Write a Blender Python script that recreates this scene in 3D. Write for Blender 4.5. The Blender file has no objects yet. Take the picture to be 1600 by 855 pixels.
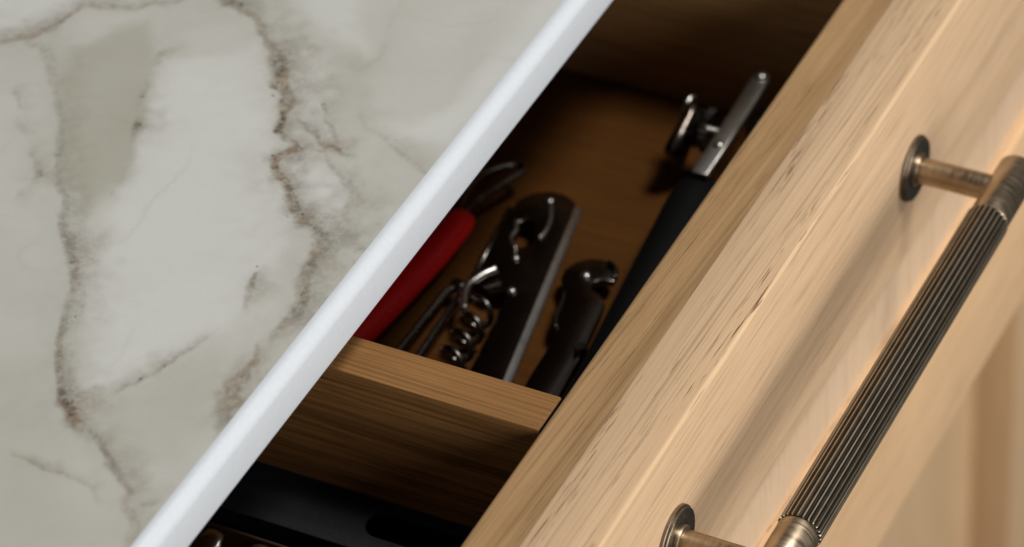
import bpy, bmesh, math, random
import numpy as np
from mathutils import Vector, Matrix

# ------------------------------------------------------------------ camera
S = bpy.context.scene
COL = S.collection
cam_d = bpy.data.cameras.new('camera')
cam = bpy.data.objects.new('camera', cam_d)
COL.objects.link(cam)
ROWS = [[0.446598, -0.892884, -0.057525], [-0.601127, -0.251805, -0.758446], [0.662719, 0.3733, -0.649192]]
rt, dn, fw = (Vector(r) for r in ROWS)
mw = Matrix((rt, -dn, -fw)).transposed().to_4x4()
mw.translation = Vector((-0.732894, -0.282358, 0.635724))
cam.matrix_world = mw
cam_d.sensor_width = 36.0
cam_d.lens = 5612.5 / 1600 * 36.0
cam_d.clip_start = 0.02
cam_d.clip_end = 50
cam_d.dof.use_dof = True
cam_d.dof.focus_distance = 0.905
cam_d.dof.aperture_fstop = 11.5
cam_d.dof.aperture_blades = 9
S.camera = cam
S.view_settings.view_transform = 'Standard'
S.view_settings.look = 'None'
S.view_settings.gamma = 1.0
S.view_settings.use_curve_mapping = False
S.view_settings.exposure = 0.1
S.render.engine = 'CYCLES'
S.cycles.max_bounces = 8
S.cycles.use_denoising = True

# ------------------------------------------------------------------ world and lamps (indoor)
W = bpy.data.worlds.new('World')
S.world = W
W.use_nodes = True
W.node_tree.nodes['Background'].inputs[0].default_value = (1.0, 0.97, 0.93, 1)
W.node_tree.nodes['Background'].inputs[1].default_value = 0.06

def area(name, loc, target, sx, sy, power, color=(1, 1, 1)):
    d = bpy.data.lights.new(name, 'AREA')
    d.shape = 'RECTANGLE'
    d.size = sx
    d.size_y = sy
    d.energy = power
    d.color = color
    o = bpy.data.objects.new(name, d)
    COL.objects.link(o)
    o.location = loc
    o.rotation_euler = (Vector(target) - Vector(loc)).to_track_quat('-Z', 'Y').to_euler()
    return o

area('window_light', (-0.62, -1.95, 0.50), (-0.05, 0.03, 0.0), 2.1, 1.6, 39, (1.0, 0.985, 0.97))
area('ceiling_light', (0.42, -0.80, 2.25), (0.0, 0.05, 0.0), 0.6, 0.5, 38, (1.0, 0.985, 0.96))

# ------------------------------------------------------------------ helpers
def obj(name, bm_or_me, mat, parent=None, smooth=False):
    if isinstance(bm_or_me, bmesh.types.BMesh):
        me = bpy.data.meshes.new(name)
        bmesh.ops.recalc_face_normals(bm_or_me, faces=bm_or_me.faces[:])
        bm_or_me.to_mesh(me)
        bm_or_me.free()
    else:
        me = bm_or_me
    if smooth:
        me.polygons.foreach_set('use_smooth', [True] * len(me.polygons))
    o = bpy.data.objects.new(name, me)
    COL.objects.link(o)
    if mat:
        me.materials.append(mat)
    if parent:
        o.parent = parent
    return o

def soft(o, angle=35):
    o.data.polygons.foreach_set('use_smooth', [True] * len(o.data.polygons))
    o.data.set_sharp_from_angle(angle=math.radians(angle))
    return o

def tag(o, label=None, cat=None, group=None, kind=None):
    if label: o['label'] = label
    if cat: o['category'] = cat
    if group: o['group'] = group
    if kind: o['kind'] = kind
    return o

def empty(name, loc=(0, 0, 0)):
    o = bpy.data.objects.new(name, None)
    COL.objects.link(o)
    o.location = loc
    o.empty_display_size = 0.02
    return o

def box(bm, lo, hi, bevel=0.0, seg=2):
    """a box with every edge rounded by bevel"""
    r = bmesh.ops.create_cube(bm, size=1.0)
    vs = r['verts']
    for v in vs:
        for i in range(3):
            v.co[i] = lo[i] if v.co[i] < 0 else hi[i]
    if bevel > 0:
        es = list({e for v in vs for e in v.link_edges})
        bmesh.ops.bevel(bm, geom=es, offset=bevel, segments=seg, profile=0.5, affect='EDGES')
    return bm

def extrude_profile(pts, axis, a, b):
    """closed profile (list of 2d points) extruded along an axis: 'x' -> (y,z) points, 'z' -> (x,y), 'y' -> (x,z)"""
    bm = bmesh.new()
    def P(p, t):
        return {'x': (t, p[0], p[1]), 'y': (p[0], t, p[1]), 'z': (p[0], p[1], t)}[axis]
    A = [bm.verts.new(P(p, a)) for p in pts]
    B = [bm.verts.new(P(p, b)) for p in pts]
    n = len(pts)
    for i in range(n):
        bm.faces.new((A[i], A[(i + 1) % n], B[(i + 1) % n], B[i]))
    bm.faces.new(A)
    bm.faces.new(B[::-1])
    return bm

def arc(cx, cy, r, a0, a1, n):
    return [(cx + r * math.cos(math.radians(a0 + (a1 - a0) * i / n)), cy + r * math.sin(math.radians(a0 + (a1 - a0) * i / n))) for i in range(n + 1)]

def tube(bm, pts, rad, n=12, flat=1.0, up=Vector((0, 0, 1))):
    """round rod along a 3d polyline; rad a number or one per point; flat squashes it along up"""
    pts = [Vector(p) for p in pts]
    rads = rad if isinstance(rad, (list, tuple)) else [rad] * len(pts)
    rings = []
    for i, p in enumerate(pts):
        t = (pts[min(i + 1, len(pts) - 1)] - pts[max(i - 1, 0)]).normalized()
        s = t.cross(up)
        if s.length < 1e-4:
            s = t.cross(Vector((0, 1, 0)))
        s.normalize()
        u = s.cross(t).normalized()
        rings.append([bm.verts.new(p + (s * math.cos(2 * math.pi * k / n) + u * math.sin(2 * math.pi * k / n) * flat) * rads[i]) for k in range(n)])
    for a, b in zip(rings, rings[1:]):
        for k in range(n):
            bm.faces.new((a[k], a[(k + 1) % n], b[(k + 1) % n], b[k]))
    bm.faces.new(rings[0][::-1])
    bm.faces.new(rings[-1])
    return bm

def smooth_path(pts, k=6, closed=False):
    """Catmull-Rom through the points"""
    P = [Vector(p) for p in pts]
    out = []
    n = len(P)
    rng = range(n) if closed else range(n - 1)
    for i in rng:
        if closed:
            p0, p1, p2, p3 = P[(i - 1) % n], P[i], P[(i + 1) % n], P[(i + 2) % n]
        else:
            p0, p1, p2, p3 = P[max(i - 1, 0)], P[i], P[i + 1], P[min(i + 2, n - 1)]
        for j in range(k):
            t = j / k
            out.append(0.5 * ((2 * p1) + (p2 - p0) * t + (2 * p0 - 5 * p1 + 4 * p2 - p3) * t * t + (3 * p1 - p0 - 3 * p2 + p3) * t ** 3))
    if not closed:
        out.append(P[-1])
    return out

def lathe(profile, n, base, direction):
    """profile [(radius, distance)] turned about direction, starting at base"""
    d = Vector(direction).normalized()
    s = d.orthogonal().normalized()
    u = d.cross(s)
    bm = bmesh.new()
    rings = []
    for r, h in profile:
        if r < 1e-7:
            rings.append([bm.verts.new(Vector(base) + d * h)])
        else:
            rings.append([bm.verts.new(Vector(base) + d * h + (s * math.cos(2 * math.pi * k / n) + u * math.sin(2 * math.pi * k / n)) * r) for k in range(n)])
    for a, b in zip(rings, rings[1:]):
        for k in range(n):
            if len(a) == 1 and len(b) > 1:
                bm.faces.new((a[0], b[k], b[(k + 1) % n]))
            elif len(b) == 1 and len(a) > 1:
                bm.faces.new((a[k], a[(k + 1) % n], b[0]))
            elif len(a) > 1:
                bm.faces.new((a[k], a[(k + 1) % n], b[(k + 1) % n], b[k]))
    return bm

def plate(outline, z0, z1, bevel=0.0004, holes=()):
    """flat plate with an outline (x, y) and optional holes, from z0 to z1, edges chamfered"""
    bm = bmesh.new()
    edges = []
    for loop in (outline,) + tuple(holes):
        vs = [bm.verts.new((p[0], p[1], z1)) for p in loop]
        for i in range(len(vs)):
            edges.append(bm.edges.new((vs[i], vs[(i + 1) % len(vs)])))
    bmesh.ops.triangle_fill(bm, use_beauty=True, use_dissolve=False, edges=edges)
    r = bmesh.ops.extrude_face_region(bm, geom=bm.faces[:])
    for v in (g for g in r['geom'] if isinstance(g, bmesh.types.BMVert)):
        v.co.z = z0
    bmesh.ops.recalc_face_normals(bm, faces=bm.faces[:])
    if bevel:
        es = [e for e in bm.edges if len(e.link_faces) == 2 and abs(e.link_faces[0].normal.dot(e.link_faces[1].normal)) < 0.3
              and (abs(e.link_faces[0].normal.z) > 0.9 or abs(e.link_faces[1].normal.z) > 0.9)]
        bmesh.ops.bevel(bm, geom=es, offset=bevel, segments=2, profile=0.5, affect='EDGES')
    return bm

# ------------------------------------------------------------------ materials
class N:
    def __init__(self, name):
        self.m = bpy.data.materials.new(name)
        self.m.use_nodes = True
        self.t = self.m.node_tree
        self.b = self.t.nodes['Principled BSDF']
    def new(self, typ, **kw):
        n = self.t.nodes.new(typ)
        for k, v in kw.items():
            setattr(n, k, v)
        return n
    def link(self, a, b):
        self.t.links.new(a, b)
    def put(self, sock, v):
        if hasattr(v, 'is_linked') or hasattr(v, 'links'):
            self.link(v, sock)
        else:
            sock.default_value = v
    def math(self, op, a, b=None, c=None, clamp=False):
        n = self.new('ShaderNodeMath', operation=op, use_clamp=clamp)
        for i, v in enumerate((a, b, c)):
            if v is not None:
                self.put(n.inputs[i], v)
        return n.outputs[0]
    def noise(self, vec, scale, detail=2.0, rough=0.5):
        n = self.new('ShaderNodeTexNoise')
        self.put(n.inputs['Vector'], vec)
        n.inputs['Scale'].default_value = scale
        n.inputs['Detail'].default_value = detail
        n.inputs['Roughness'].default_value = rough
        return n.outputs['Fac']
    def mapping(self, vec, scale=(1, 1, 1), loc=(0, 0, 0), rot=(0, 0, 0)):
        n = self.new('ShaderNodeMapping')
        self.link(vec, n.inputs['Vector'])
        n.inputs['Scale'].default_value = scale
        n.inputs['Location'].default_value = loc
        n.inputs['Rotation'].default_value = rot
        return n.outputs[0]
    def ramp(self, fac, lo, hi, a=0.0, b=1.0):
        n = self.new('ShaderNodeMapRange', interpolation_type='SMOOTHSTEP')
        self.put(n.inputs['Value'], fac)
        n.inputs['From Min'].default_value = lo
        n.inputs['From Max'].default_value = hi
        n.inputs['To Min'].default_value = a
        n.inputs['To Max'].default_value = b
        return n.outputs[0]
    def mix(self, fac, a, b, mode='MIX'):
        n = self.new('ShaderNodeMix', data_type='RGBA', blend_type=mode)
        self.put(n.inputs['Factor'], fac)
        self.put(n.inputs['A'] if False else n.inputs[6], a)
        self.put(n.inputs[7], b)
        return n.outputs[2]
    def bump(self, height, strength, dist):
        n = self.new('ShaderNodeBump')
        n.inputs['Strength'].default_value = strength
        n.inputs['Distance'].default_value = dist
        self.link(height, n.inputs['Height'])
        self.link(n.outputs[0], self.b.inputs['Normal'])
    def attr(self, name):
        n = self.new('ShaderNodeAttribute', attribute_name=name)
        return n.outputs['Fac']
    def obj(self):
        return self.new('ShaderNodeTexCoord').outputs['Object']

def rgb(*c):
    return (c[0], c[1], c[2], 1.0)

def oak(name, axis='x', pith=(0.009, -0.075), ring=0.0042, light=(0.745, 0.52, 0.325), dark=(0.49, 0.315, 0.168),
        pore=0.95, pore_lo=0.615, wave=0.007, off=(0, 0, 0), rough=0.55, fibre=0.36, dense=1.0, fs=1.0, flat_pores=False, spec=0.3, tilt=0.02, blotch=0.6):
    """solid oak: growth rings about a pith line beside the board, fibres and open pores along the grain axis"""
    n = N(name)
    rot = {'x': (0, 0, 0), 'y': (0, 0, -math.pi / 2), 'z': (0, math.pi / 2, 0)}[axis]
    p = n.mapping(n.obj(), rot=rot)
    p = n.mapping(p, loc=off)
    sep = n.new('ShaderNodeSeparateXYZ')
    n.link(p, sep.inputs[0])
    # low wander of the rings along the board
    w1 = n.noise(n.mapping(p, scale=(7, 26, 26)), 1.0, 2.0, 0.5)
    w2 = n.noise(n.mapping(p, scale=(28, 160, 160), loc=(3, 1, 2)), 1.0, 2.0, 0.55)
    dy = n.math('ADD', sep.outputs[1], -pith[0])
    dz = n.math('ADD', sep.outputs[2], -pith[1])
    rr = n.math('SQRT', n.math('ADD', n.math('MULTIPLY', dy, dy), n.math('MULTIPLY', dz, dz)))
    rr = n.math('MULTIPLY_ADD', w1, wave, rr)
    rr = n.math('MULTIPLY_ADD', w2, wave * 0.16, rr)
    cmb = n.new('ShaderNodeCombineXYZ')
    n.link(n.math('MULTIPLY', sep.outputs[0], 3.0), cmb.inputs[0])
    n.link(n.math('DIVIDE', rr, ring), cmb.inputs[1])
    early = n.ramp(n.noise(cmb.outputs[0], 1.0, 1.0, 0.5), 0.36, 0.66)
    lines = n.noise(cmb.outputs[0], 4.6, 2.0, 0.6)
    q = n.mapping(p, rot=(0, 0, tilt))
    fib = n.noise(n.mapping(q, scale=(11 * fs, 2300 * fs, 2300 * fs)), 1.0, 3.0, 0.65)
    fib2 = n.noise(n.mapping(q, scale=(5 * fs, 520 * fs, 520 * fs), loc=(5, 5, 1)), 1.0, 2.0, 0.5)
    broad = n.noise(n.mapping(p, scale=(5, 60, 60), loc=(1, 7, 3)), 1.0, 2.0, 0.5)
    f = n.math('MULTIPLY', early, blotch * 0.5)
    f = n.math('MULTIPLY_ADD', n.math('SUBTRACT', lines, 0.5), 0.6, f)
    f = n.math('MULTIPLY_ADD', n.math('SUBTRACT', fib, 0.5), fibre * 2.6, f)
    f = n.math('MULTIPLY_ADD', n.math('SUBTRACT', fib2, 0.5), fibre * 1.5, f)
    f = n.math('MULTIPLY_ADD', n.math('SUBTRACT', broad, 0.5), blotch, f)
    f = n.math('ADD', f, 0.24, clamp=True)
    col = n.mix(f, rgb(*light), rgb(*dark))
    warm = n.noise(n.mapping(p, scale=(4, 30, 30), loc=(9, 2, 4)), 1.0, 1.0, 0.5)
    col = n.mix(n.ramp(warm, 0.40, 0.70, 0.0, 0.15), col, rgb(light[0] * 1.02, light[1] * 0.93, light[2] * 0.78))
    # pores: short dark dashes, gathered in the early wood and in patches
    pn = n.noise(n.mapping(q, scale=(80, 2600, 2600), loc=(2, 3, 8)), 1.0, 1.5, 0.5)
    patch = n.noise(n.mapping(q, scale=(20, 240, 240), loc=(4, 4, 4)), 1.0, 1.0, 0.5)
    po = n.ramp(pn, pore_lo, pore_lo + 0.05)
    po = n.math('MULTIPLY', po, n.ramp(patch, 0.455, 0.57))
    po = n.math('MULTIPLY', po, n.math('MULTIPLY_ADD', early, 0.7, 0.45), clamp=True)
    if flat_pores:   # the flat-sawn face opens the pores lengthwise, the quarter-sawn one hardly shows them
        nz = n.new('ShaderNodeSeparateXYZ')
        n.link(n.new('ShaderNodeTexCoord').outputs['Normal'], nz.inputs[0])
        po = n.math('MULTIPLY', po, n.ramp(n.math('ABSOLUTE', nz.outputs[2]), 0.3, 0.9, 0.12, 1.0))
    fine = n.noise(n.mapping(q, scale=(10, 1700, 1700), loc=(7, 1, 1)), 1.0, 1.0, 0.5)
    fine = n.math('MULTIPLY', n.ramp(fine, 0.58, 0.68), 0.30 * dense)
    po2 = n.math('ADD', n.math('MULTIPLY', po, pore), fine, clamp=True)
    col = n.mix(po2, col, rgb(dark[0] * 0.36, dark[1] * 0.29, dark[2] * 0.24))
    n.link(col, n.b.inputs['Base Color'])
    n.b.inputs['Roughness'].default_value = rough
    n.b.inputs['Specular IOR Level'].default_value = spec
    h = n.math('MULTIPLY_ADD', po, -2.2, n.math('MULTIPLY_ADD', fib, 0.5, n.math('MULTIPLY', fib2, 0.5)))
    n.bump(h, 0.35, 0.00018)
    return n.m

def metal(name, base, rough, metallic=1.0, var=0.0, var_scale=400, tint=None, stretch=(1, 1, 1)):
    n = N(name)
    p = n.mapping(n.obj(), scale=stretch)
    v = n.noise(p, var_scale, 3.0, 0.6)
    if tint:
        n.link(n.mix(n.ramp(v, 0.35, 0.68), rgb(*base), rgb(*tint)), n.b.inputs['Base Color'])
    else:
        n.b.inputs['Base Color'].default_value = rgb(*base)
    n.b.inputs['Metallic'].default_value = metallic
    n.link(n.ramp(v, 0.2, 0.8, max(0.03, rough - var), rough + var), n.b.inputs['Roughness'])
    return n.m

def plastic(name, base, rough, bump=0.15):
    n = N(name)
    v = n.noise(n.obj(), 900, 2.0, 0.6)
    n.link(n.mix(n.ramp(v, 0.3, 0.7), rgb(*base), rgb(*[c * 0.8 for c in base])), n.b.inputs['Base Color'])
    n.b.inputs['Roughness'].default_value = rough
    n.b.inputs['Specular IOR Level'].default_value = 0.5 if max(base) > 0.1 else 0.12
    n.bump(v, bump, 0.0001)
    return n.m

M = {}
M['oak_front'] = oak('oak_front_board', 'x', pith=(-0.055, -0.13), ring=0.0042, wave=0.010, flat_pores=True, blotch=0.3)
M['oak_front_low'] = oak('oak_front_low', 'x', pith=(-0.055, -0.23), ring=0.0042, wave=0.010, flat_pores=True, blotch=0.3, off=(0.7, 0, 0), light=(0.79, 0.525, 0.30), dark=(0.62, 0.39, 0.20))
M['oak_panel'] = oak('oak_panel', 'z', pith=(0.02, 0.30), ring=0.006, wave=0.01, off=(0.3, 0.1, 0.2), pore=0.3, fibre=0.22, dense=0.4, blotch=0.3, light=(0.72, 0.52, 0.345), dark=(0.57, 0.395, 0.24))
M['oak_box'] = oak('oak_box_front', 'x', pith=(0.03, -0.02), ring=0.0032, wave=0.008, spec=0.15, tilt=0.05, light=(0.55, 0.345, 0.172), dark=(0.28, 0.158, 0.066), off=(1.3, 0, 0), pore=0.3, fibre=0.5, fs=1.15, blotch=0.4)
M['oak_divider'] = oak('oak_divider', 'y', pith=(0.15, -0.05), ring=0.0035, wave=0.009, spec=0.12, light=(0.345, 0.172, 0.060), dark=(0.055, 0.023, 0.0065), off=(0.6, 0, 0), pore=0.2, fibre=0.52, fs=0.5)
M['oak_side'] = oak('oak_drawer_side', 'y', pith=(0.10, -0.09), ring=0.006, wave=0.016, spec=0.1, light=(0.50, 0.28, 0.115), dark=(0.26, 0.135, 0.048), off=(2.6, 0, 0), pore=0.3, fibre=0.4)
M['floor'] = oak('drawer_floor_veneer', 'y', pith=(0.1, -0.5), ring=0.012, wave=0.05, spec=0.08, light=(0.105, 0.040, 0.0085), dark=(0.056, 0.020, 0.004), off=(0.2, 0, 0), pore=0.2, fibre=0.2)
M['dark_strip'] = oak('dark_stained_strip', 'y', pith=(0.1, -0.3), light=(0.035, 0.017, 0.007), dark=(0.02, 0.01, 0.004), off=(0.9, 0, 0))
M['oak_door'] = oak('oak_door_rail', 'x', pith=(0.2, -0.2), ring=0.008, wave=0.02, light=(0.72, 0.49, 0.30), dark=(0.58, 0.38, 0.21), off=(3.3, 0, 0), pore=0.3)
M['oak_door_v'] = oak('oak_door_stile', 'z', pith=(0.2, 0.1), ring=0.008, wave=0.02, light=(0.70, 0.485, 0.285), dark=(0.58, 0.39, 0.215), off=(3.3, 0, 0), pore=0.3)
M['carcass'] = oak('cabinet_carcass', 'y', pith=(0.2, -0.5), ring=0.012, wave=0.02, light=(0.40, 0.27, 0.16), dark=(0.28, 0.17, 0.09), off=(1.1, 2, 0), pore=0.2)

# white countertop edge
n = N('white_edge')
v = n.noise(n.obj(), 700, 3.0, 0.6)
n.link(n.mix(n.ramp(v, 0.3, 0.75), rgb(0.625, 0.66, 0.695), rgb(0.60, 0.635, 0.67)), n.b.inputs['Base Color'])
n.b.inputs['Roughness'].default_value = 0.36
n.b.inputs['Specular IOR Level'].default_value = 0.4
n.bump(n.noise(n.obj(), 1400, 2.0, 0.6), 0.12, 0.0001)
M['white_edge'] = n.m

# marble: where white fields, grey fields and veins lie comes with the slab (attributes); tint and grain are nodes
n = N('marble')
p = n.obj()
fieldv = n.attr('field')
vein = n.attr('vein')
speck = n.attr('speck')
cloud = n.noise(p, 38, 4.0, 0.6)
z = n.math('ADD', fieldv, n.math('MULTIPLY', n.math('SUBTRACT', cloud, 0.5), 0.34), clamp=True)
col = n.mix(z, rgb(0.450, 0.440, 0.368), rgb(0.655, 0.655, 0.618))
fine = n.noise(p, 900, 3.0, 0.65)
grain = n.noise(p, 420, 4.0, 0.7)
vv = n.math('MULTIPLY', vein, n.math('MULTIPLY_ADD', n.ramp(grain, 0.34, 0.60), 0.5, 0.75), clamp=True)
tone = n.noise(p, 130, 2.0, 0.5)
vcol = n.mix(n.ramp(tone, 0.38, 0.62), rgb(0.228, 0.165, 0.102), rgb(0.138, 0.104, 0.068))
col = n.mix(n.math('MULTIPLY', vv, 0.95), col, vcol)
sk = n.math('MULTIPLY', speck, n.ramp(fine, 0.32, 0.60), clamp=True)
col = n.mix(sk, col, rgb(0.055, 0.042, 0.032))
col = n.mix(n.ramp(fine, 0.35, 0.7, 0.0, 0.05), col, rgb(0.35, 0.34, 0.30))
n.link(col, n.b.inputs['Base Color'])
n.b.inputs['Roughness'].default_value = 0.33
n.b.inputs['Specular IOR Level'].default_value = 0.4
n.bump(n.noise(p, 800, 3.0, 0.6), 0.18, 0.00012)
M['marble'] = n.m

# antique brass: dark patina, brushed, worn bright where 'wear' says the metal stands proud
n = N('antique_brass_fluted')
p = n.obj()
wear = n.attr('wear')
br = n.noise(n.mapping(p, scale=(60, 1500, 1500)), 1.0, 3.0, 0.6)
pt = n.noise(p, 260, 4.0, 0.65)
w = n.math('MULTIPLY', wear, n.ramp(pt, 0.25, 0.60, 0.8, 1.0), clamp=True)
col = n.mix(w, n.mix(n.ramp(pt, 0.4, 0.65), rgb(0.058, 0.051, 0.044), rgb(0.085, 0.070, 0.054)), rgb(0.82, 0.66, 0.46))
n.link(col, n.b.inputs['Base Color'])
n.b.inputs['Metallic'].default_value = 1.0
n.link(n.ramp(br, 0.3, 0.7, 0.33, 0.35), n.b.inputs['Roughness'])
M['brass_fluted'] = n.m

def brushed(name, stretch, dark, light, rough=0.34):
    n = N(name)
    p = n.obj()
    br = n.noise(n.mapping(p, scale=stretch), 1.0, 4.0, 0.65)
    pt = n.noise(p, 190, 4.0, 0.65)
    big = n.noise(p, 75, 2.0, 0.5)
    f = n.math('ADD', n.math('MULTIPLY', n.ramp(br, 0.3, 0.7), 0.28), n.math('MULTIPLY', n.ramp(pt, 0.35, 0.65), 0.35))
    f = n.math('ADD', f, n.math('MULTIPLY', n.ramp(big, 0.35, 0.65), 0.3), clamp=True)
    n.link(n.mix(f, rgb(*dark), rgb(*light)), n.b.inputs['Base Color'])
    n.b.inputs['Metallic'].default_value = 1.0
    n.link(n.ramp(br, 0.3, 0.7, rough - 0.07, rough + 0.1), n.b.inputs['Roughness'])
    n.bump(br, 0.12, 0.00008)
    return n.m
M['brass_bar'] = brushed('antique_brass_bar', (1800, 120, 120), (0.36, 0.28, 0.19), (0.66, 0.52, 0.36))
M['brass_post'] = brushed('antique_brass_post', (140, 1800, 140), (0.27, 0.20, 0.13), (0.55, 0.42, 0.28))
M['brass_plate'] = brushed('antique_brass_plate', (500, 500, 500), (0.15, 0.125, 0.098), (0.30, 0.25, 0.185), 0.38)

M['steel'] = metal('steel', (0.55, 0.525, 0.49), 0.30, var=0.06, tint=(0.42, 0.40, 0.37), var_scale=120)
M['satin_steel'] = metal('satin_steel', (0.36, 0.34, 0.31), 0.38, var=0.06, tint=(0.27, 0.255, 0.23), var_scale=120)
M['dull_steel'] = metal('dull_steel', (0.20, 0.185, 0.165), 0.26, var=0.08, tint=(0.11, 0.10, 0.09), var_scale=260)
M['dark_steel'] = metal('darkened_steel', (0.15, 0.125, 0.105), 0.22, var=0.04, tint=(0.12, 0.10, 0.085), var_scale=60)
M['red'] = plastic('red_plastic', (0.70, 0.003, 0.004), 0.4)
M['black'] = plastic('black_rubber', (0.0025, 0.0025, 0.0025), 0.7)
M['black_tray'] = plastic('black_tray_plastic', (0.016, 0.017, 0.019), 0.6, 0.3)

# marble drawing, millimetres on the slab: veins (x, y, width, strength), dark specks (x, y, radius), fields (outline, whiteness, softness)
VEINS=[
 [(-106,214.9,1.71,0.25),(-111,206.2,1.9,0.28),(-121.7,196.4,1.52,0.32),(-134.3,187.1,1.52,0.34),(-153.3,176.6,1.71,0.45),(-164,168.3,1.71,0.5),(-174.3,160,1.9,0.6),(-186.2,151,1.71,0.6),(-195.1,147,1.52,0.45),(-199.8,145.9,1.33,0.5),(-208,140.8,1.14,0.6),(-213.4,138,1.33,0.7),(-222.2,132.5,1.33,0.7),(-226.5,128.1,2.09,0.9),(-228.6,124.3,2.09,0.9),(-233.4,120.8,1.71,0.7),(-234,117.7,1.52,0.5),(-235.2,114.3,1.33,0.5),(-239.9,108,1.52,0.6),(-244.2,101.8,1.52,0.6),(-247.9,96.8,1.52,0.55),(-252,95.5,1.71,0.4),(-256.9,89.9,1.9,0.4),(-262.4,88,1.9,0.35)],
 [(-186.2,151,2.28,0.4),(-193.9,144.3,2.66,0.35),(-202.8,140.7,2.28,0.25),(-212.7,133.8,2.28,0.15),(-224.1,128.2,2.28,0.25)],
 [(-113.2,232.7,2.09,0.4),(-110.6,221.8,2.28,0.5),(-106.3,217.4,1.71,0.65),(-103.1,213.2,1.33,0.65),(-94.9,210.9,1.14,0.6),(-87.3,209.4,1.52,0.5),(-84.8,201.7,1.33,0.45),(-83.6,195.5,1.52,0.4),(-79,192.1,1.33,0.45),(-77.5,188.4,1.71,0.35),(-73.1,185.3,1.9,0.5),(-64.1,178.3,1.71,0.5)],
 [(-64.2,182.4,1.9,0.5),(-71.7,172.5,2.28,0.75),(-72.5,169,2.28,0.7),(-74.3,161.9,1.71,0.55),(-79.4,157.4,1.9,0.6),(-83.7,151.3,2.47,0.6),(-89.2,146.7,3.23,0.75),(-94.8,142.7,3.42,0.75),(-101.6,137.3,3.04,0.75),(-106.8,134,2.47,0.8),(-111.7,133,1.52,0.8),(-115.5,131.7,1.14,0.8),(-118.3,128.6,1.14,0.7),(-118.6,125.9,1.33,0.7),(-120,122.8,1.33,0.8),(-122.3,125,2.09,0.8),(-125.6,126.2,2.47,0.8),(-129.2,125.3,2.66,0.85),(-133.4,120.3,1.9,0.75),(-137.8,116.7,1.71,0.8),(-141.9,111.3,2.09,0.8),(-145.2,108,3.04,0.75),(-145.8,104.7,3.23,0.7),(-149.2,99.9,3.42,0.75),(-154.2,99,3.42,0.7),(-161.3,98,2.66,0.65),(-166,96.5,2.47,0.6),(-171.5,93.9,2.47,0.7),(-178.7,92.6,2.66,0.65),(-185.2,92.9,1.9,0.5),(-190,92,1.52,0.3)],
 [(-107.9,132.5,0.95,0.3),(-109.8,128.5,1.33,0.5),(-111.3,125,1.52,0.55),(-115,119.9,1.52,0.5),(-116.9,116.2,1.9,0.75),(-116.8,113.2,1.52,0.75),(-117.7,109.7,0.76,0.5)],
 [(-101.5,126.8,1.14,0.6),(-106.2,123.2,0.95,0.35),(-110.4,118.6,1.14,0.5),(-114.6,114.8,1.33,0.6),(-117.5,112,1.14,0.5)],
 [(-118.2,116.6,0.95,0.3),(-121.9,112.3,0.95,0.35),(-126.1,107.5,1.52,0.4),(-129.5,102.9,1.9,0.4),(-132.4,99.1,2.28,0.45),(-135.3,100.6,1.71,0.4),(-139.1,99.1,1.9,0.45),(-142.3,96.3,1.71,0.35),(-149,95.6,1.9,0.35)],
 [(-100,115.4,1.33,0.12),(-105.6,111.3,1.33,0.2),(-107.4,104.3,1.33,0.2),(-113.1,93.7,1.14,0.28),(-116.4,87.3,0.95,0.25)],
 [(-97.2,176.7,1.52,0.4),(-105.5,176.2,1.52,0.1),(-116.7,173.2,1.33,0.35),(-124.2,170.5,0.95,0.1),(-127.7,168.4,1.71,0.75),(-132.6,166.2,1.14,0.2),(-138.6,163.1,0.76,0.06),(-155,158.8,0.76,0.15)],
 [(-225.7,122.8,0.76,0.25),(-221.1,119.5,0.76,0.3),(-214,115.5,0.95,0.5),(-211.4,114.2,0.76,0.3),(-209.2,112.6,0.95,0.5),(-207.1,112.2,1.14,0.65),(-202,111,0.76,0.4),(-197.3,109.5,0.76,0.45),(-193.8,108.3,0.76,0.35)],
 [(-191.2,94.9,1.14,0.4),(-195.6,93.5,1.71,0.65),(-200.1,93.4,2.47,0.7),(-204.9,94.2,3.42,0.65),(-210,92.1,3.42,0.7),(-215.5,90.6,3.04,0.6),(-220.8,88.9,2.28,0.35)],
 [(-168.3,108.3,0.95,0.6),(-172.1,107.4,1.33,0.6),(-176.5,106.6,1.52,0.5),(-179.8,105.8,0.95,0.3)],
 [(-248,129.2,0.76,0.35),(-248.6,124.9,0.76,0.4),(-248.9,121.1,0.95,0.45),(-248.6,115.9,0.76,0.4),(-248.1,111.6,0.95,0.3),(-249,105.9,1.14,0.3),(-252.6,102.3,1.14,0.15)],
 [(-148.2,187.7,1.14,0.3),(-151.5,184,1.52,0.35),(-154.9,180.5,1.52,0.55),(-159.4,179,1.52,0.15),(-164.3,180.4,1.52,0.2)],
 [(-250.4,91.9,1.52,0.4),(-249.1,91,1.52,0.4)],
 [(-128.3,206,1.14,0.25),(-132.4,201.4,1.14,0.25)],
 [(-139.6,197.2,1.33,0.25),(-141.4,194.4,1.14,0.25)],
 [(-48.7,128.4,1.14,0.06),(-69.4,125.3,1.52,0.1),(-78.1,122.6,1.14,0.2),(-84.6,125,1.71,0.12)],
 [(-119.7,123,0.76,0.5),(-119.2,119,0.57,0.35),(-118.9,115.4,0.76,0.5)],
 [(-149,89.1,1.14,0.45),(-150.5,90.1,0.95,0.35)],
]
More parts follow.
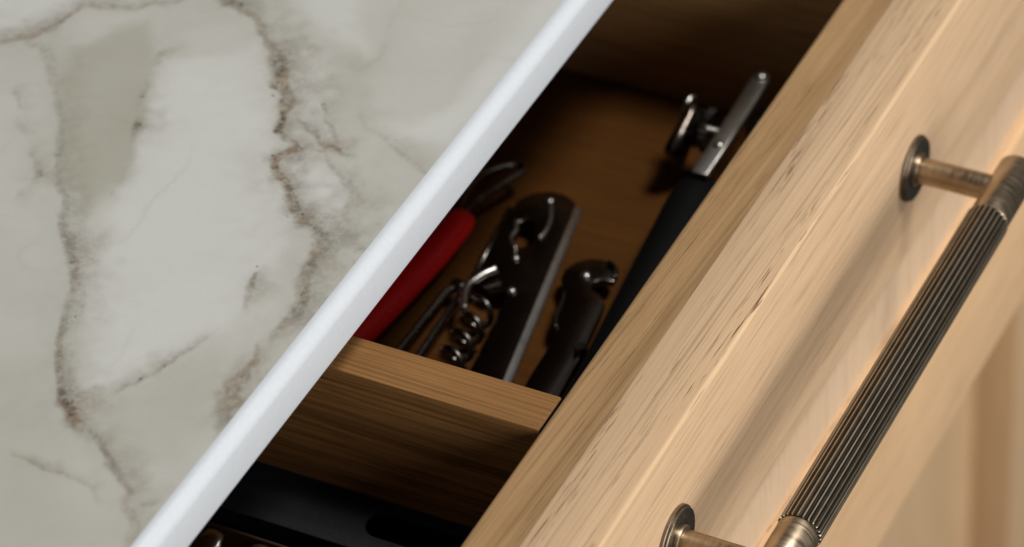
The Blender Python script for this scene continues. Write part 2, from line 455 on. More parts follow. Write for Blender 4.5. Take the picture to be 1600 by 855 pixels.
SPECKS=[(-98.4,143.3,0.79),(-99.4,142.1,0.59),(-102.7,141.4,0.49),(-104.6,137.2,0.49),(-108.6,134.2,0.79),(-110.7,133.4,0.79),(-112.5,132.8,0.79),(-115.2,132.4,0.79),(-129,124.8,0.49),(-144.5,109,0.59),(-146.9,104.1,0.44),(-145.5,112.7,0.24),(-165.8,109.4,0.36),(-199.7,143.2,0.36),(-139.9,117,0.26),(-136.3,117.7,0.59),(-125.9,127.5,0.59),(-227,126.4,0.79),(-226.1,125.5,0.69),(-229.7,123.6,0.59),(-182.7,154.2,0.4),(-116.5,115.2,0.49),(-170.3,94.9,0.59),(-201.6,94,0.4),(-207.2,112,0.49),(-213.4,115.5,0.4),(-142.9,109.7,0.4),(-71.2,169.7,0.59),(-107,101.8,0.26),(-155.4,180.2,0.49),(-127.9,168.1,0.79),(-116.7,173.2,0.49)]
ZONES=[
 ([(-97.9,176.3),(-94.7,164.6),(-83.7,156.5),(-93.7,147.3),(-110,136.1),(-128.8,125.5),(-143.3,113.2),(-154.5,107.3),(-164.7,106.1),(-171.9,107.6),(-188.3,106.3),(-193.9,108.6),(-208.7,112.5),(-220.4,123.6),(-202.7,134.4),(-190,147.5),(-160.5,154.7),(-138.2,162),(-116.2,172.9)],0.97,1.39),
 ([(-125.2,123.7),(-119.7,117.3),(-129,105.6),(-137.4,99.1),(-146.5,97.9),(-143.6,104.1),(-139.9,111.7),(-131.1,120.8)],1,1.58),
 ([(-83,143.5),(-82.2,134.1),(-98.3,129.1),(-113.1,115.2),(-113.8,120.5),(-108.6,129.2),(-96.3,139)],0.85,1.98),
 ([(-84.1,256),(-70.5,222.2),(-89.7,210.7),(-102.2,214.8),(-112.1,237.6)],0.95,0.99),
 ([(-54.2,165.6),(-45.5,144.1),(-63.6,133.9),(-75.3,124.5),(-80.1,127.4),(-75.9,133.6),(-76,141.4),(-67.8,151.9)],0.85,1.78),
 ([(-103.9,110.7),(-97.7,102.6),(-84,94.5),(-28.9,95.2),(-34.2,84.9),(-104.3,87.8),(-104.1,99.2),(-111.1,104.9)],0.85,1.78),
 ([(-134.9,218.4),(-128,201.5),(-146.4,188.9),(-163.5,181.9),(-175.9,191.5)],0.62,3.56),
 ([(-237.4,116.6),(-220.5,105.4),(-207.8,98.6),(-227.9,88.7),(-248.9,88.5),(-244.9,95.3),(-240.8,102.1)],0.45,3.96),
 ([(-106.9,203.6),(-85.6,188.1),(-97.9,177.1),(-116.4,173.2),(-137.1,163.1),(-155.5,159.3),(-164,163.1),(-150.1,177),(-127,191.9)],0.02,1.39),
 ([(-44.8,142.5),(-35.5,119.4),(-68.8,101.2),(-85.3,97.6),(-97,103),(-97.8,112.1),(-81.3,124.4),(-61.4,136.3)],0.55,1.39),
 ([(-248.9,143.6),(-241.7,126.6),(-251.1,109.9),(-266.9,93.2),(-286.9,118.7)],0.25,4.95),
 ([(-223.8,160.1),(-215.1,139.6),(-237.9,123.5),(-250.8,142.4)],0.25,3.96),
 ([(-226.6,119.7),(-195.1,104.2),(-210.6,93.5),(-234.1,92.1),(-239.5,104.7),(-233,117.6)],0.3,2.97),
 ([(-172,92),(-148.8,93.8),(-116.5,88.9),(-106.2,105.6),(-136.5,96.8),(-155.7,97.4),(-179.5,91.5),(-195.5,93.2),(-189,89.7)],0.4,2.38),
]

# ------------------------------------------------------------------ countertop
CT_TOP, CT_BOT, CT_Y = 0.0580, 0.0437, 0.0838
R_TOP = 0.0040

def vnoise(x, y, cell, seed):
    """smooth value noise in [-1, 1] on numpy arrays"""
    u, v = x / cell, y / cell
    iu, iv = np.floor(u).astype(np.int64), np.floor(v).astype(np.int64)
    fu, fv = u - iu, v - iv
    fu = fu * fu * (3 - 2 * fu)
    fv = fv * fv * (3 - 2 * fv)
    def h(a, b):
        k = (a * 374761393 + b * 668265263 + seed * 982451653) & 0xffffffff
        k = ((k ^ (k >> 13)) * 1274126177) & 0xffffffff
        k = (k ^ (k >> 16)) & 0xffff
        return k / 32767.5 - 1.0
    return (h(iu, iv) * (1 - fu) + h(iu + 1, iv) * fu) * (1 - fv) + (h(iu, iv + 1) * (1 - fu) + h(iu + 1, iv + 1) * fu) * fv

def fields(X, Y):
    """X, Y in millimetres -> vein, speck and white-field strength of the marble"""
    wx = X + 2.0 * vnoise(X, Y, 9.0, 1) + 0.85 * vnoise(X, Y, 3.4, 2) + 0.40 * vnoise(X, Y, 1.4, 3)
    wy = Y + 2.0 * vnoise(X, Y, 9.0, 4) + 0.85 * vnoise(X, Y, 3.4, 5) + 0.40 * vnoise(X, Y, 1.4, 6)
    # veins bend less than the fields do
    vx = X + 0.5 * (wx - X) + 0.07 * vnoise(X, Y, 0.9, 11)
    vy = Y + 0.5 * (wy - Y) + 0.07 * vnoise(X, Y, 0.9, 12)
    vein = np.zeros_like(X)
    lump = 0.5 + 0.5 * vnoise(X, Y, 3.1, 7)
    lump2 = 0.5 + 0.5 * vnoise(X, Y, 1.2, 8)
    for line in VEINS:
        best = np.zeros_like(X)
        for (x0, y0, w0, i0), (x1, y1, w1, i1) in zip(line, line[1:]):
            dx, dy = x1 - x0, y1 - y0
            L2 = dx * dx + dy * dy + 1e-9
            t = np.clip(((vx - x0) * dx + (vy - y0) * dy) / L2, 0, 1)
            d = np.hypot(vx - x0 - t * dx, vy - y0 - t * dy)
            w = (w0 + (w1 - w0) * t) * 2.0 * (0.55 + 0.7 * lump)
            s = i0 + (i1 - i0) * t
            core = np.exp(-(d / (0.55 * w)) ** 3)
            side = np.clip(((vx - x0) * dy - (vy - y0) * dx) / np.sqrt(L2) / (0.5 * w), -1, 1)   # one flank smudges out farther than the other
            hw = w * (1.15 - 0.75 * side)
            halo = 0.55 * (0.6 + 0.4 * lump) * np.exp(-(d / hw) ** 2) + 0.16 * np.exp(-(d / (2.2 * w)) ** 2)
            best = np.maximum(best, s * np.maximum(core * (0.75 + 0.35 * lump2), halo))
        vein = np.maximum(vein, best)
    vein = np.maximum(vein, 0.10 * np.clip(1 - np.abs(vnoise(wx, wy, 23.0, 21)) * 14, 0, 1) * np.clip(vnoise(X, Y, 30, 22) + 0.1, 0, 1))
    speck = np.zeros_like(X)
    for x, y, r in SPECKS:
        d = np.hypot((vx - x), (vy - y))
        speck = np.maximum(speck, np.clip(1.5 - d / r, 0, 1))
    speck *= 0.8
    field = 0.46 + 0.20 * vnoise(wx, wy, 42.0, 9) + 0.10 * vnoise(wx, wy, 15.0, 10)
    for poly, val, sft in ZONES:
        P = np.array(poly)
        ins = np.zeros(X.shape, bool)
        dist = np.full(X.shape, 1e9)
        for i in range(len(P)):
            (x0, y0), (x1, y1) = P[i], P[(i + 1) % len(P)]
            dx, dy = x1 - x0, y1 - y0
            t = np.clip(((wx - x0) * dx + (wy - y0) * dy) / (dx * dx + dy * dy + 1e-9), 0, 1)
            dist = np.minimum(dist, np.hypot(wx - x0 - t * dx, wy - y0 - t * dy))
            if y0 != y1:
                c = ((y0 > wy) != (y1 > wy)) & (wx < (x1 - x0) * (wy - y0) / (y1 - y0) + x0)
                ins ^= c
        sd = np.where(ins, dist, -dist)
        k = 1 / (1 + np.exp(-np.clip(sd / (0.7 * sft), -40, 40)))
        field = field * (1 - k) + val * k
    return vein, speck, np.clip(field, 0, 1)

def spaced(parts):
    out = []
    for a, b, st in parts:
        out += list(np.arange(a, b, st))
    out.append(parts[-1][1])
    return np.array(out)

gx = spaced([(-0.62, -0.31, 0.004), (-0.31, 0.03, 0.0006), (0.03, 0.62, 0.004)])
gy = spaced([(CT_Y + R_TOP, 0.245, 0.0006), (0.245, 0.62, 0.004)])
GX, GY = np.meshgrid(gx, gy, indexing='ij')
vein_a, speck_a, field_a = fields(GX.ravel() * 1000, GY.ravel() * 1000)
nx, ny = len(gx), len(gy)
co = np.stack([GX.ravel(), GY.ravel(), np.full(nx * ny, CT_TOP)], 1)
ii = np.arange(nx * ny).reshape(nx, ny)
quads = np.stack([ii[:-1, :-1].ravel(), ii[1:, :-1].ravel(), ii[1:, 1:].ravel(), ii[:-1, 1:].ravel()], 1)
me = bpy.data.meshes.new('marble_face')
me.vertices.add(len(co))
me.vertices.foreach_set('co', co.ravel())
me.loops.add(quads.size)
me.loops.foreach_set('vertex_index', quads.ravel().astype(np.int32))
me.polygons.add(len(quads))
me.polygons.foreach_set('loop_start', np.arange(0, quads.size, 4, dtype=np.int32))
me.update(calc_edges=True)
me.validate()
for nm, arr in (('vein', vein_a), ('speck', speck_a), ('field', field_a)):
    at = me.attributes.new(nm, 'FLOAT', 'POINT')
    at.data.foreach_set('value', arr.astype(np.float32))

counter = tag(empty('countertop', (0, 0, 0)), 'white marble countertop with brown veins and a plain white rounded front edge', 'countertop')
obj('marble_face', me, M['marble'], counter, smooth=True)
prof = [(CT_Y + R_TOP, CT_TOP)] + [(CT_Y + R_TOP - R_TOP * math.sin(a), CT_TOP - R_TOP + R_TOP * math.cos(a)) for a in [math.pi / 2 * i / 10 for i in range(1, 11)]]
rb = 0.0012
prof += [(CT_Y + rb - rb * math.cos(a), CT_BOT + rb - rb * math.sin(a)) for a in [math.pi / 2 * i / 5 for i in range(6)]]
prof += [(CT_Y + 0.02, CT_BOT), (CT_Y + 0.02, CT_TOP - 0.0005), (CT_Y + R_TOP + 0.0002, CT_TOP - 0.0005)]
soft(obj('front_edge', extrude_profile(prof, 'x', -0.62, 0.62), M['white_edge'], counter), 40)
bm = bmesh.new()
box(bm, (-0.62, CT_Y + 0.0202, CT_BOT), (0.62, 0.62, CT_TOP - 0.001))
obj('core_board', bm, M['carcass'], counter)

# ------------------------------------------------------------------ cabinet below and behind
cab = tag(empty('base_cabinet', (0, 0.12, -0.72)), 'oak base cabinet under the marble countertop, framed door with sunken panel', 'cabinet')
def cpart(name, lo, hi, mat, parent, bevel=0.0):
    bm = bmesh.new()
    o = Vector((0, 0.12, -0.72))
    box(bm, Vector(lo) - o, Vector(hi) - o, bevel)
    r = obj(name, bm, mat, parent)
    if bevel:
        soft(r)
    return r
CZ = 0.0437
cpart('back_panel', (-0.46, 0.60, -0.72), (0.46, 0.61, CZ - 0.001), M['carcass'], cab)
cpart('side_panel', (-0.478, 0.128, -0.72), (-0.461, 0.61, CZ - 0.001), M['carcass'], cab)
cpart('side_panel', (0.461, 0.128, -0.72), (0.478, 0.61, CZ - 0.001), M['carcass'], cab)
cpart('shelf_board', (-0.46, 0.13, -0.160), (0.46, 0.599, -0.146), M['carcass'], cab)
rail = cpart('door', (-0.384, 0.10, -0.2150), (0.3940, 0.126, -0.1380), M['oak_door'], cab, 0.0012)
cpart('stile', (0.3942, 0.1001, -0.715), (0.460, 0.1261, -0.1381), M['oak_door_v'], rail, 0.0012)
cpart('stile', (-0.450, 0.1001, -0.715), (-0.3842, 0.1261, -0.1381), M['oak_door_v'], rail, 0.0012)
cpart('panel', (-0.3842, 0.120, -0.700), (0.3942, 0.1255, -0.2145), M['oak_door_v'], rail)

# ------------------------------------------------------------------ drawer
ZT, ZB = 0.0337, 0.0310           # top of the front board, top of the drawer box
FL = -0.0340                      # drawer floor
YI = 0.0325                       # inner face of the box front
XR, XL = 0.0435, -0.335           # inner faces of the box sides
drawer = tag(empty('drawer', (0, 0, 0)), 'open oak drawer with fluted antique brass bar handle', 'drawer')
def front_piece(name, lo, hi, mat, top=0.0012):
    bm = bmesh.new()
    box(bm, lo, hi)
    def pick(fn):
        return [e for e in bm.edges if all(fn(v.co) for v in e.verts)]
    bmesh.ops.bevel(bm, geom=pick(lambda c: abs(c.y - lo[1]) < 1e-6 and abs(c.z - hi[2]) < 1e-6), offset=top, segments=5, profile=0.5, affect='EDGES')
    bmesh.ops.bevel(bm, geom=pick(lambda c: abs(c.y - hi[1]) < 1e-6 and abs(c.z - hi[2]) < 1e-6), offset=0.0004, segments=2, profile=0.5, affect='EDGES')
    bmesh.ops.bevel(bm, geom=pick(lambda c: abs(c.y - lo[1]) < 1e-6 and abs(c.z - lo[2]) < 1e-6), offset=0.0010, segments=3, profile=0.5, affect='EDGES')
    return soft(obj(name, bm, mat, drawer), 50)
FX0, FX1 = -0.362, 0.182
front_piece('top_rail', (FX0 + 0.0632, 0.0, -0.0295), (FX1 - 0.0632, 0.0178, ZT), M['oak_front'])
front_piece('bottom_rail', (FX0 + 0.0632, 0.0, -0.1296), (FX1 - 0.0632, 0.0178, -0.0555), M['oak_front_low'], 0.0010)
front_piece('stile', (FX0, 0.0, -0.1296), (FX0 + 0.0630, 0.0178, ZT), M['oak_door_v'])
front_piece('stile', (FX1 - 0.0630, 0.0, -0.1296), (FX1, 0.0178, ZT), M['oak_door_v'])
bm = bmesh.new()
box(bm, (FX0 + 0.0634, 0.003, -0.0553), (FX1 - 0.0634, 0.0176, -0.0297))
obj('centre_panel', bm, M['oak_panel'], drawer)

bm = bmesh.new()
box(bm, (XL - 0.0135, 0.0179, -0.050), (XR + 0.0135, YI, ZB))
es = [e for e in bm.edges if all(abs(v.co.y - YI) < 1e-6 and v.co.z > 0 for v in e.verts)]
bmesh.ops.bevel(bm, geom=es, offset=0.0016, segments=5, profile=0.5, affect='EDGES')
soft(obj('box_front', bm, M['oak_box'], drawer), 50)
for x0, x1 in ((XR, XR + 0.0135), (XL - 0.0135, XL)):
    bm = bmesh.new()
    box(bm, (x0, YI + 0.0001, -0.050), (x1, 0.520, ZB - 0.0002), 0.001)
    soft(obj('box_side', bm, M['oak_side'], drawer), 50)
bm = bmesh.new()
box(bm, (XL, 0.5205, -0.050), (XR, 0.535, ZB - 0.0004), 0.001)
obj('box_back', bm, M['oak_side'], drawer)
bm = bmesh.new()
box(bm, (XL + 0.0001, YI + 0.0001, FL - 0.009), (XR - 0.0001, 0.520, FL))
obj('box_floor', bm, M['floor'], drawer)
bm = bmesh.new()
box(bm, (-0.1660, YI + 0.0004, FL + 0.0001), (-0.1530, 0.5200, ZB - 0.0001), 0.0003)
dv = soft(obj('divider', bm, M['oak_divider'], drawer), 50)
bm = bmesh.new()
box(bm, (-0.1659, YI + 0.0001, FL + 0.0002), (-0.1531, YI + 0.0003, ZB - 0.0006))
obj('gap_shade_strip', bm, M['black'], dv)  # added black sliver, stands in for the shade in the divider's end gap
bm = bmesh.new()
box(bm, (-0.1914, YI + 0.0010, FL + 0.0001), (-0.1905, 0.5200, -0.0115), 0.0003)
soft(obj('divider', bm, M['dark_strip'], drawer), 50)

# handle: fluted grip > end sleeves, posts, rosettes
def fluted(x0, x1, nfl, r_out, r_in, ax_y, ax_z):
    prof = []
    for k in range(nfl):
        for t, r, wr in ((0.00, r_out, 1.0), (0.10, r_out, 1.0), (0.18, r_out - 0.00005, 0.45), (0.24, r_in + 0.00014, 0.10), (0.40, r_in + 0.00003, 0.0),
                         (0.55, r_in, 0.0), (0.70, r_in + 0.00003, 0.0), (0.84, r_in + 0.00014, 0.10), (0.93, r_out - 0.00005, 0.45)):
            prof.append((2 * math.pi * (k + t) / nfl, r, wr))
    xs = [(x0, -0.00025), (x0 + 0.00025, 0.0), (x0 + 0.0006, 0.0)] + [(x0 + (x1 - x0) * i / 12, 0.0) for i in range(1, 12)] + [(x1 - 0.0006, 0.0), (x1 - 0.00025, 0.0), (x1, -0.00025)]
    verts, wears, faces = [], [], []
    n = len(prof)
    for x, dr in xs:
        for a, r, wr in prof:
            verts.append((x, ax_y + (r + dr) * math.cos(a), ax_z + (r + dr) * math.sin(a)))
            wears.append(wr)
    for i in range(len(xs) - 1):
        for k in range(n):
            faces.append((i * n + k, i * n + (k + 1) % n, (i + 1) * n + (k + 1) % n, (i + 1) * n + k))
    faces.append(tuple(range(n))[::-1])
    faces.append(tuple((len(xs) - 1) * n + k for k in range(n)))
    me = bpy.data.meshes.new('handle')
    me.from_pydata(verts, [], faces)
    at = me.attributes.new('wear', 'FLOAT', 'POINT')
    at.data.foreach_set('value', wears)
    b2 = bmesh.new()
    b2.from_mesh(me)
    bmesh.ops.recalc_face_normals(b2, faces=b2.faces[:])
    b2.to_mesh(me)
    b2.free()
    return me
HY = -0.0276
handle = obj('handle', fluted(-0.1450, -0.0137, 25, 0.00605, 0.00555, HY, 0.0), M['brass_fluted'], drawer)
handle['label'] = 'fluted antique brass bar handle'
soft(handle, 30)
RS = 0.00562
for xb, xe in ((-0.0136, 0.0105), (-0.1451, -0.1705)):
    s = 1 if xe > xb else -1
    L = abs(xe - xb)
    soft(obj('end_sleeve', lathe([(0, 0), (RS - 0.00035, 0), (RS, 0.00035), (RS, L - 0.0008), (RS - 0.0003, L - 0.0003), (RS - 0.0010, L), (0, L)], 48, (xb, HY, 0), (s, 0, 0)), M['brass_bar'], handle), 40)
for x in (0.0, -0.160):
    soft(obj('post', lathe([(0, 0.0012), (0.0048, 0.0012), (0.0048, 0.0026), (0.0046, 0.0029), (0.0038, 0.0030), (0.0038, 0.0250), (0, 0.0250)], 40, (x, 0, 0), (0, -1, 0)), M['brass_post'], handle), 40)
    soft(obj('rosette', lathe([(0, 0.0), (0.0096, 0.0), (0.0097, 0.0002), (0.0097, 0.0009), (0.0095, 0.0011), (0.0091, 0.0012), (0.0092, 0.0014), (0.0092, 0.0017), (0.0090, 0.0019), (0.0086, 0.0019), (0.0050, 0.0016), (0, 0.0016)], 64, (x, 0, 0), (0, -1, 0)), M['brass_plate'], handle), 30)

# ------------------------------------------------------------------ things in the drawer
def mm(*p):
    return tuple(v * 0.001 for v in p)

def dome(bm_parent_name, parent, x, y, z, r, mat):
    bm = lathe([(r, 0), (r * 0.92, r * 0.35), (r * 0.6, r * 0.62), (0, r * 0.72)], 16, (x, y, z), (0, 0, 1))
    return obj(bm_parent_name, bm, mat, parent, smooth=True)

# flat tin opener with a folding corkscrew
op = tag(empty('corkscrew_opener', (-0.08, 0.09, FL)), 'flat dark steel opener with a folded spiral corkscrew and one bright edge', 'opener')
oo = Vector((-0.08, 0.09, FL))
def loc(pts, o=oo):
    return [(p[0] - o.x, p[1] - o.y) for p in pts]
out = [mm(-150, 69.5), mm(-101, 79.0), mm(-60, 86.8), mm(-24, 93.5), mm(-20.4, 96.4), mm(-18.6, 100.5), mm(-18.9, 105.0), mm(-21.5, 109.2), mm(-26, 111.8),
       mm(-33, 111.8), mm(-45, 110.0), mm(-58, 108.0), mm(-64.0, 106.2), mm(-66.0, 101.0), mm(-63.5, 97.0), mm(-68, 95.4), mm(-101, 90.6), mm(-150, 84.0)]
hole = [mm(-39.2 + (q[0] + 39.2) * 1.45, 102.9 + (q[1] - 102.9) * 1.35) for q in ((-36.6, 106.4), (-38.8, 104.6), (-41.6, 104.4), (-43.4, 102.4), (-42.0, 100.2), (-39.0, 100.4), (-37.6, 102.0), (-35.4, 102.6), (-34.6, 104.6))]
z0 = 0.0052
soft(obj('blade_plate', plate(loc(out), z0, z0 + 0.0018, 0.0004, (loc(hole),)), M['dark_steel'], op), 40)
strip = [mm(-150, 67.6), mm(-101, 77.2), mm(-60, 85.0), mm(-24.5, 91.8), mm(-23.4, 92.8), mm(-24.0, 94.4), mm(-60, 87.4), mm(-101, 79.6), mm(-150, 70.0)]
bm = plate(loc(strip), z0 + 0.0021, z0 + 0.0036, 0.0003)
for v in bm.verts:
    if v.co.z > z0 + 0.003:
        v.co.z += ((v.co.y + oo.y) - (0.0988 + 0.1936 * (v.co.x + oo.x))) * 0.55
soft(obj('folded_edge', bm, M['steel'], op), 50)
bm = bmesh.new()
tube(bm, smooth_path([(p[0] - oo.x, p[1] - oo.y, z0 + 0.0020) for p in (mm(-35.0, 108.2), mm(-38.6, 106.2), mm(-43.0, 105.8), mm(-46.4, 102.6))], 5), 0.0007, 10)
obj('opener_lip', bm, M['steel'], op, smooth=True)
bm = bmesh.new()
tube(bm, smooth_path([(p[0] - oo.x, p[1] - oo.y, z0 + 0.0020) for p in (mm(-24.5, 102.0), mm(-30.5, 99.2), mm(-36.0, 98.0), mm(-39.6, 98.4))], 5), 0.0007, 10)
obj('opener_lip', bm, M['steel'], op, smooth=True)
bm = bmesh.new()
tube(bm, [(p[0] - oo.x, p[1] - oo.y, z0 + 0.0012) for p in (mm(-30.0, 112.6), mm(-62.0, 108.4))], 0.0008, 10)
obj('side_bar', bm, M['dull_steel'], op, smooth=True)
dome('rivet', op, -0.0232 - oo.x, 0.1030 - oo.y, z0 + 0.0018, 0.0013, M['steel'])
dome('rivet', op, -0.0500 - oo.x, 0.1008 - oo.y, z0 + 0.0018, 0.0012, M['steel'])
dome('rivet', op, -0.0632 - oo.x, 0.0955 - oo.y, z0 + 0.0018, 0.0014, M['steel'])
bm = bmesh.new()
tube(bm, smooth_path([(p[0] - oo.x, p[1] - oo.y, z0 + 0.0040) for p in (mm(-58.5, 102.6), mm(-62.5, 105.0), mm(-68.0, 106.6), mm(-72.5, 105.6), mm(-77.5, 103.0))], 6), 0.0011, 12)
obj('corkscrew_hinge', bm, M['steel'], op, smooth=True)
helix = []
for i in range(0, 6 * 24 + 1):
    a = 2 * math.pi * i / 24
    helix.append((-0.0710 - 0.0074 * i / 24 - oo.x, 0.1003 - 0.0008 * i / 24 - oo.y + 0.0036 * math.cos(a), 0.0065 + 0.0036 * math.sin(a)))
bm = bmesh.new()
tube(bm, helix, 0.0011, 10)
obj('corkscrew_worm', bm, M['dull_steel'], op, smooth=True)

# small black lever opener
so = Vector((-0.07, 0.072, FL))
sm = tag(empty('lever_opener', so), 'small blackened steel lever opener with rounded hooked head between corkscrew and black grip', 'opener')
head = [mm(-44.0, 71.2), mm(-41.6, 74.0), mm(-40.6, 77.6), mm(-41.8, 81.4), mm(-44.8, 84.4), mm(-48.8, 85.8), mm(-52.4, 85.2), mm(-56.0, 82.6), mm(-60.5, 80.2), mm(-66.0, 79.6), mm(-70.5, 78.6),
        mm(-74.5, 75.8), mm(-92, 75.0), mm(-140, 71.0), mm(-140, 61.5), mm(-92, 64.2), mm(-78, 65.6), mm(-70, 67.0), mm(-62, 68.0), mm(-57.5, 69.0), mm(-54.6, 71.8), mm(-53.8, 75.0), mm(-51.0, 76.0), mm(-48.8, 74.0), mm(-48.4, 70.6)]
soft(obj('lever_plate', plate(loc(head, so), 0.0045, 0.0070, 0.0006), M['dark_steel'], sm), 40)
dome('rivet', sm, -0.0492 - so.x, 0.0790 - so.y, 0.0070, 0.0016, M['steel'])
bm = lathe([(0, 0), (0.0019, 0), (0.0019, 0.008), (0.0016, 0.0085), (0, 0.0085)], 16, (-0.0790 - so.x, 0.0660 - so.y, 0.001), (0, 0, 1))
soft(obj('hinge_pin', bm, M['dull_steel'], sm), 40)
bm = bmesh.new()
tube(bm, smooth_path([(p[0] - so.x, p[1] - so.y, 0.0076) for p in (mm(-41.8, 75.2), mm(-43.6, 72.2), mm(-47.6, 70.6))], 5), 0.0008, 10)
obj('hook_lip', bm, M['dull_steel'], sm, smooth=True)
bm = bmesh.new()
tube(bm, smooth_path([(p[0] - so.x, p[1] - so.y, 0.0072) for p in (mm(-58.0, 81.4), mm(-62.5, 80.0), mm(-68.0, 79.0), mm(-72.5, 77.0))], 5), 0.0006, 10)
obj('curved_rim', bm, M['dull_steel'], sm, smooth=True)

# red handled peeler
po = Vector((-0.08, 0.122, FL))
pe = tag(empty('red_peeler', po), 'red plastic tool handle with a wire hanging loop, half hidden by the countertop edge', 'peeler')
bm = bmesh.new()
hp = [mm(-41.5, 121.2, 10), mm(-42.5, 121.2, 10), mm(-46, 121.4, 10), mm(-60, 122.0, 10), mm(-80, 124.2, 10), mm(-110, 128.0, 9.6), mm(-140, 131.5, 9), mm(-148, 132.4, 9)]
tube(bm, [Vector(p) - Vector((po.x, po.y, 0)) for p in hp], [0.0022, 0.0040, 0.0050, 0.0054, 0.0058, 0.0060, 0.0054, 0.0026], 20, 0.8)
obj('grip', bm, M['red'], pe, smooth=True)
bm = bmesh.new()
lp = [mm(-43, 122.0, 10), mm(-35, 121.2, 10), mm(-25, 118.2, 9.6), mm(-17.0, 115.2, 9.2), mm(-14.2, 115.6, 9), mm(-13.8, 118.4, 9), mm(-17, 121.8, 9.4), mm(-24, 125.6, 9.8), mm(-34, 125.2, 10), mm(-43, 122.4, 10)]
tube(bm, smooth_path([Vector(p) - Vector((po.x, po.y, 0)) for p in lp], 6), 0.0011, 10)
obj('wire_loop', bm, M['dull_steel'], pe, smooth=True)

# slim steel tongs
to = Vector((-0.10, 0.111, FL))
tg = tag(empty('steel_tongs', to), 'small steel tongs with two straight arms beside the corkscrew spiral', 'tongs')
for pts in (((-66.5, 111.6), (-70, 113.2), (-96, 113.8), (-147, 114.6)), ((-66.5, 110.4), (-70, 108.8), (-96, 107.6), (-147, 106.4))):
    bm = bmesh.new()
    tube(bm, [Vector(mm(x, y, 5.5)) - Vector((to.x, to.y, 0)) for x, y in pts], [0.0010, 0.0012, 0.0012, 0.0012], 12, 1.4)
    soft(obj('arm', bm, M['dull_steel'], tg), 50)
bm = bmesh.new()
box(bm, Vector(mm(-67.6, 108.8, 3.5)) - Vector((to.x, to.y, 0)), Vector(mm(-64.2, 113.2, 7.6)) - Vector((to.x, to.y, 0)), 0.0008)
soft(obj('joint', bm, M['dull_steel'], tg), 50)

# can opener with black grips
co_ = Vector((-0.05, 0.059, FL))
cn = tag(empty('can_opener', co_), 'can opener with thick black grip and steel head against the drawer front', 'can opener')
def cpt(x, y, z):
    return Vector(mm(x, y, z)) - Vector((co_.x, co_.y, 0))
for pts, rr in (((( -8.5, 59.5, 15.5), (-9.5, 59.5, 15.5), (-13, 59.6, 15.2), (-20, 59.4, 15), (-60, 55.6, 14.6), (-110, 50.4, 14.4), (-142, 47.4, 14), (-147, 47, 14)), (0.002, 0.0050, 0.0070, 0.0076, 0.0072, 0.0070, 0.0064, 0.003)),
                (((-10, 51, 9), (-11, 51, 9), (-16, 50.5, 9), (-50, 44.5, 6), (-100, 40, 5), (-140, 38.2, 5), (-144, 38, 5)), (0.002, 0.0045, 0.0050, 0.0049, 0.0048, 0.0046, 0.002))):
    bm = bmesh.new()
    tube(bm, [cpt(*p) for p in pts], list(rr), 20)
    obj('grip', bm, M['black'], cn, smooth=True)
bar = [(-14, 56.6), (10, 57.0), (26, 57.6), (34.0, 58.2), (36.6, 59.6), (36.8, 61.6), (35.0, 63.2), (31, 63.4), (18, 62.6), (-14, 61.6)]
soft(obj('steel_bar', plate([((x * 0.001 - co_.x), (y * 0.001 - co_.y)) for x, y in bar], 0.0225, 0.0245, 0.0005), M['satin_steel'], cn), 40)
bar2 = [(-13, 49.6), (14, 51), (28, 53.5), (30, 56), (28, 58.5), (20, 59), (12, 56.5), (-13, 54)]
soft(obj('steel_bar', plate([((x * 0.001 - co_.x), (y * 0.001 - co_.y)) for x, y in bar2], 0.0165, 0.0185, 0.0005), M['dull_steel'], cn), 40)
dome('rivet', cn, -0.0005 - co_.x, 0.0590 - co_.y, 0.0245, 0.0017, M['steel'])
dome('rivet', cn, 0.0335 - co_.x, 0.0607 - co_.y, 0.0245, 0.0018, M['steel'])
bm = lathe([(0, 0), (0.0016, 0), (0.0016, 0.012), (0, 0.012)], 16, cpt(12, 63, 18.0), (0, 1, 0))
soft(obj('shaft', bm, M['steel'], cn), 40)
bm = bmesh.new()
for k in range(1):
    nt = 22
    prof = []
    for t in range(nt):
        a = 2 * math.pi * t / nt
        prof += [(0.0068 * math.cos(a), 0.0068 * math.sin(a)), (0.0062 * math.cos(a + math.pi / nt), 0.0062 * math.sin(a + math.pi / nt))]
bm.free()
c0 = cpt(12, 66.5, 18.0)
bm = extrude_profile([(c0.x + a, c0.z + b) for a, b in prof], 'y', c0.y, c0.y + 0.0022)
soft(obj('gear_wheel', bm, M['dull_steel'], cn), 30)
soft(obj('cutting_wheel', lathe([(0, 0), (0.0050, 0), (0.0062, 0.0011), (0.0050, 0.0024), (0, 0.0024)], 28, c0 + Vector((0, 0.0034, 0)), (0, 1, 0)), M['dull_steel'], cn), 40)
bm = bmesh.new()
kc = cpt(12, 75, 15.5)
tube(bm, [kc + Vector(mm(-11, 0, -3)), kc + Vector(mm(-9, 0, -2.4)), kc + Vector(mm(-2.5, 0, 0)), kc + Vector(mm(2.5, 0, 1.4)), kc + Vector(mm(6, 0, 3)), kc + Vector(mm(7.5, 0, 3.4))], [0.002, 0.0056, 0.0050, 0.0048, 0.0054, 0.002], 16, 1.0, Vector((0, 0, 1)))
for v in bm.verts:
    v.co.y = kc.y + (v.co.y - kc.y) * 0.6
obj('turning_key', bm, M['dark_steel'], cn, smooth=True)
bm = bmesh.new()
tube(bm, smooth_path([kc + Vector(mm(*p)) for p in ((1, 1.9, 3), (4, 2.2, 5.2), (7, 2.0, 6.6), (8.6, 1.2, 6.0))], 5), 0.0009, 10)
obj('key_rim', bm, M['steel'], cn, smooth=True)

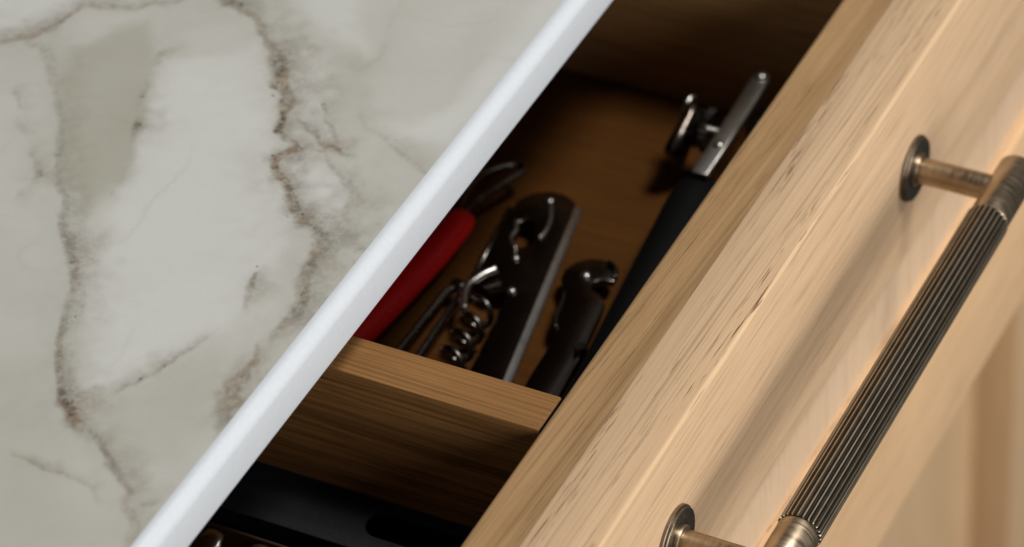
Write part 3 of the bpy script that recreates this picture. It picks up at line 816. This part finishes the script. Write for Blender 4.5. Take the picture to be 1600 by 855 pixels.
# black slotted tray in the near compartment
bo = Vector((-0.1755, 0.12, FL))
tr = tag(empty('black_tray', bo), 'black plastic tray with a long rounded slot beside the wooden divider', 'tray')
tx0, tx1, ty0, ty1 = -0.1850, -0.1663, 0.0345, 0.300
rc = 0.0045
slot = arc(-0.1745, 0.0758, rc, 0, 180, 14) + arc(-0.1745, 0.0455, rc, 180, 360, 14)
soft(obj('tray_top', plate(loc([(tx0, ty0), (tx1, ty0), (tx1, ty1), (tx0, ty1)], bo), 0.0215, 0.0230, 0.0004, (loc(slot, bo),)), M['black_tray'], tr), 40)
for a, b in ((tx0, tx0 + 0.0015), (tx1 - 0.0015, tx1)):
    bm = bmesh.new()
    box(bm, (a - bo.x, ty0 - bo.y, 0.0), (b - bo.x, ty1 - bo.y, 0.0214))
    obj('side_wall', bm, M['black_tray'], tr)

# teaspoons in the nearest compartment, handles leaning on the thin strip
for x, y, rz, lab in ((-0.1922, 0.1150, 84, 'steel teaspoon at the bottom edge, its handle tip nearer the white countertop edge'),
                      (-0.1922, 0.1010, 93, 'steel teaspoon at the bottom edge, its handle tip farther from the white countertop edge')):
    sp = tag(empty('teaspoon', (x, y, FL)), lab, 'spoon', 'teaspoons in the near compartment')
    sp.rotation_euler = (0, 0, math.radians(rz))
    bm = bmesh.new()
    tube(bm, [mm(0, 0, 22.0), mm(0, 0.8, 21.8), mm(0, 4, 20.9), mm(0, 20, 15), mm(0, 50, 6.5), mm(0, 76, 6)], [0.0010, 0.0030, 0.0040, 0.0030, 0.0018, 0.0024], 14, 0.34)
    obj('spoon_handle', bm, M['steel'], sp, smooth=True)
    bm = bmesh.new()
    rings = []
    for i in range(9):
        t = i / 8
        yy = 0.074 + 0.040 * t
        ww = 0.0128 * math.sin(math.pi * min(0.98, max(0.03, t ** 0.8))) ** 0.6 * 0.95
        dd = 0.0055 * math.sin(math.pi * t)
        rings.append([bm.verts.new((ww * math.cos(a), yy, 0.0066 - dd * math.sin(a))) for a in [math.pi * j / 8 for j in range(9)]])
    for a, b in zip(rings, rings[1:]):
        for j in range(8):
            bm.faces.new((a[j], a[j + 1], b[j + 1], b[j]))
    bmesh.ops.solidify(bm, geom=bm.faces[:], thickness=0.0008)
    obj('spoon_bowl', bm, M['steel'], sp, smooth=True)
